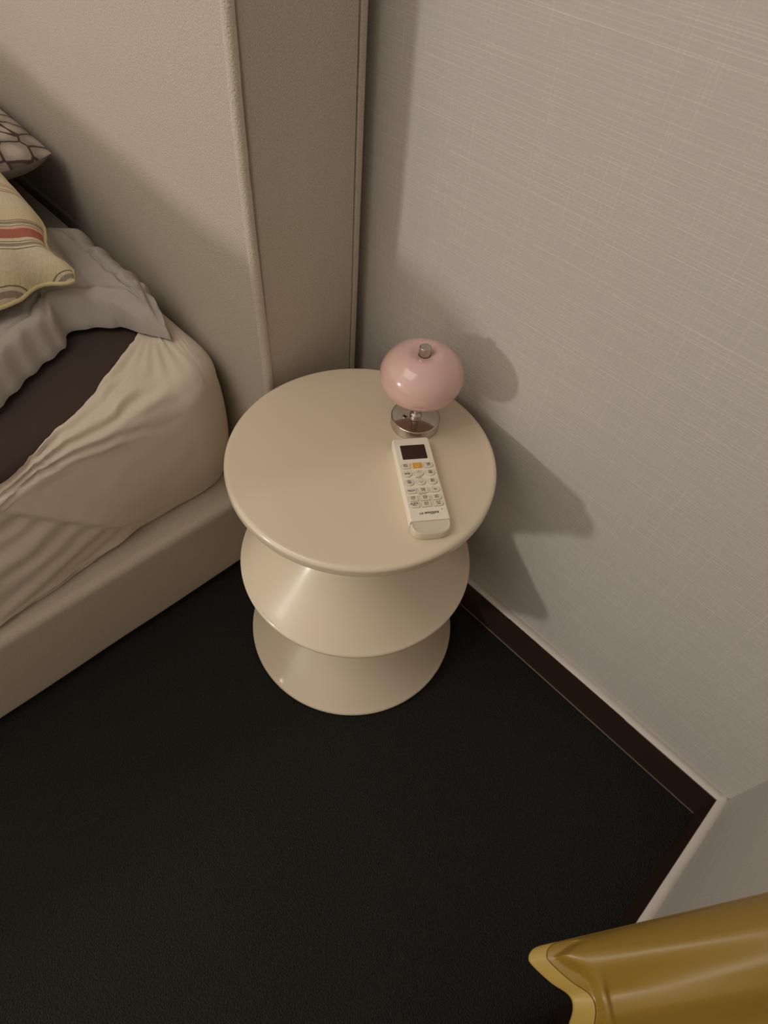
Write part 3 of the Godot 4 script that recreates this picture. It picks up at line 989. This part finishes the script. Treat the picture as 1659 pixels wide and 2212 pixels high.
	# keys
	for r in 6:
		for k in 3:
			var hw: float = rows[r][2] / 2000.0
			var hh: float = rows[r][3] / 2000.0
			var at := Vector2(xs[k] / 1000.0, rows[r][0] / 1000.0)
			if r == 0 and k == 1:
				var pb := obj("power_button", stud(hw, hh, [0.0006, 0.0006, 0.0006, 0.0006], T - 0.001, T + 0.0016, 0.0005, at), M.orange, t)
				tag(pb, "orange power button", "")
				var arcp := []
				for q in 21:
					var a := deg_to_rad(lerpf(-60, 240, q / 20.0))
					arcp.append(Vector3(at.x + 0.0024 * cos(a), T + 0.0016, at.y + 0.0024 * sin(a)))
				obj("power_symbol", joined([tube(arcp, 0.00028, 6), tube([Vector3(at.x, T + 0.0016, at.y - 0.0026), Vector3(at.x, T + 0.0016, at.y - 0.0002)], 0.00028, 6)]), M.cream, pb)
				continue
			var rad := [0.0006, 0.0006, 0.0006, 0.0006]
			if rows[r][1] == "D":
				if k == 0: rad = [0.0006, hh, hh, 0.0006]
				if k == 2: rad = [hh, 0.0006, 0.0006, hh]
			var mesh: ArrayMesh
			if rows[r][1] == "O":
				mesh = slab(func(d: float):
					var o := PackedVector2Array()
					for q in 32: o.append(Vector2((hw - d) * cos(TAU * q / 32), (hh - d) * sin(TAU * q / 32)))
					return o, [Vector2(0, T - 0.001), Vector2(0, T + 0.0008), Vector2(0.0002, T + 0.0012), Vector2(0.0006, T + 0.0014)], at)
			else:
				mesh = stud(hw, hh, rad, T - 0.001, T + 0.0014, 0.0006, at)
			var bt := obj("button", mesh, km, t)
			obj("gap_shade", slab(func(d: float):
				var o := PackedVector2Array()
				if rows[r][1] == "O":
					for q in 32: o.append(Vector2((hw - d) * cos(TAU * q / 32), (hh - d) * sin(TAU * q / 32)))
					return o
				return rrect(hw - d, hh - d, rad.map(func(x): return x + 0.0003)), [Vector2(-0.00035, T - 0.0005), Vector2(-0.00035, T + 0.00012)], at), M.gap_shade, bt)  # darker plate under the key, painted as the shade in its seam
	# lettering and the small mark beside it
	var a := obj("lettering", caption("LG", Rect2(-0.0112, 0.0482, 0.0044, 0.0027), 0.0), M.ink, t)
	a.position = Vector3(0, T + 0.0001, 0)
	var b := obj("lettering", caption("WHISEN", Rect2(-0.0056, 0.0476, 0.0180, 0.0029), 0.25), M.ink, t)
	b.position = Vector3(0, T + 0.0001, 0)
	var sw := []
	for q in 13:
		var s := q / 12.0
		sw.append(Vector3(lerpf(0.0018, 0.0074, s), T + 0.0001, 0.0506 + 0.0013 * sin(PI * s) - 0.0006 * s))
	obj("swoosh", tube(sw, 0.00022, 6), M.ink, t)
	obj("sensor_mark", stud(0.0007, 0.0005, [0.0005, 0.0005, 0.0005, 0.0005], T - 0.0005, T + 0.0003, 0.0001, Vector2(0.0172, 0.0450)), M.ink, t)

# ---------------------------------------------------------------- yellow inflatable
func inflatable():
	var Y := 0.45
	var o := thing("inflatable", Vector3(0.53, 0, 0.65), "glossy mustard yellow inflated vinyl bolster with a flat seam rim by the side wall", "inflatable")
	# plan: left edge and right edge, both run from the far end to the near end
	var left := spline([Vector2(0.4624, 0.4358), Vector2(0.4567, 0.4448), Vector2(0.4546, 0.4514), Vector2(0.4558, 0.4567), Vector2(0.4605, 0.4588), Vector2(0.4785, 0.4568), Vector2(0.4930, 0.4527), Vector2(0.5000, 0.4560), Vector2(0.5035, 0.4650), Vector2(0.5036, 0.4740), Vector2(0.4960, 0.52), Vector2(0.478, 0.66), Vector2(0.468, 0.82), Vector2(0.475, 1.0)], 12)
	var right := spline([Vector2(0.588, 0.2417), Vector2(0.588, 0.2500), Vector2(0.588, 0.2620), Vector2(0.588, 0.2800), Vector2(0.588, 0.3000), Vector2(0.588, 0.3250), Vector2(0.588, 0.3500), Vector2(0.588, 0.3750), Vector2(0.588, 0.4100), Vector2(0.588, 0.4600), Vector2(0.588, 0.5500), Vector2(0.588, 0.6800), Vector2(0.588, 0.8400), Vector2(0.588, 1.0000)], 12)
	var nv := left.size()
	var nu := 110
	var A := Vector2(0.4624, 0.4358)
	var dirn := (Vector2(0.588, 0.2417) - A).normalized()
	var nor := Vector2(-dirn.y, dirn.x)
	var plan := func(u: float, v: int) -> Vector2: return left[v].lerp(right[v], u)
	var rise := 0.12                              # it leans up towards the wall
	var skin := func(i: int, j: int, top: bool):
		var u := 0.5 - 0.5 * cos(PI * j / (nu - 1.0))
		var p: Vector2 = plan.call(u, i)
		var dl := 9.0
		for q in range(max(0, i - 24), min(nv, i + 25)): dl = minf(dl, p.distance_to(left[q]))
		var dt := absf((p - A).dot(nor))
		var db := maxf(0.0, 1.0 - p.y)
		var e1 := clampf((minf(dl - 0.0150, db)) / 0.007, 0.0, 1.0)
		var e2 := clampf((dt - 0.001) / 0.022, 0.0, 1.0)
		var h := 0.016 * sqrt(1.0 - pow(1.0 - e1, 2.0)) * sqrt(1.0 - pow(1.0 - e2, 2.0))
		h += e1 * (-0.013 * smoothstep(0.016, 0.042, dt) + 0.015 * smoothstep(0.050, 0.068, dt))
		return Vector3(p.x, Y + rise * u + (h if top else -0.0016 - h * 0.5), p.y)
	wobj("upper_skin", grid(nv, nu, func(i: int, j: int): return skin.call(i, j, true)), M.yellow, o)
	wobj("under_skin", grid(nv, nu, func(i: int, j: int): return skin.call(i, j, false), false, null, true), M.yellow, o)
	# flat welded rim laid round the edge
	var rim := []
	for k in nv: rim.append([left[k], 0.016])
	wobj("seam_rim", grid(nv, 6, func(i: int, j: int):
		var u: float = 0.0130 / left[i].distance_to(right[i]) * [0.0, 0.0, 0.06, 0.94, 1.0, 1.0][j]
		var q: Vector2 = plan.call(u, i)
		return Vector3(q.x, Y + rise * u + [-0.0018, 0.0006, 0.0012, 0.0012, 0.0006, -0.0018][j], q.y)), M.yellow_seam, o)
	var body := []
	for k in range(int(nv * 0.72), nv - 6, 2): body.append(plan.call(0.16, k))
	for k in range(nv - 7, int(nv * 0.72) - 1, -2): body.append(plan.call(0.88, k))
	var nb := body.size()
	var mid := Vector2(0.535, 0.80)
	wobj("lower_body", grid(14, nb, func(i: int, j: int):
		var t := i / 13.0
		var q: Vector2 = body[j].lerp(Vector2(mid.x, clampf(body[j].y, 0.75, 0.9)), 0.12 * smoothstep(0.7, 1.0, t) + (1.0 if i == 13 else 0.0) + 0.1 * (1.0 - smoothstep(0.0, 0.2, t)))
		return Vector3(q.x, lerpf(Y - 0.002 + rise * (0.16 if j < nb / 2.0 else 0.88), 0.0, minf(t * 1.084, 1.0)), q.y), true), M.yellow, o)
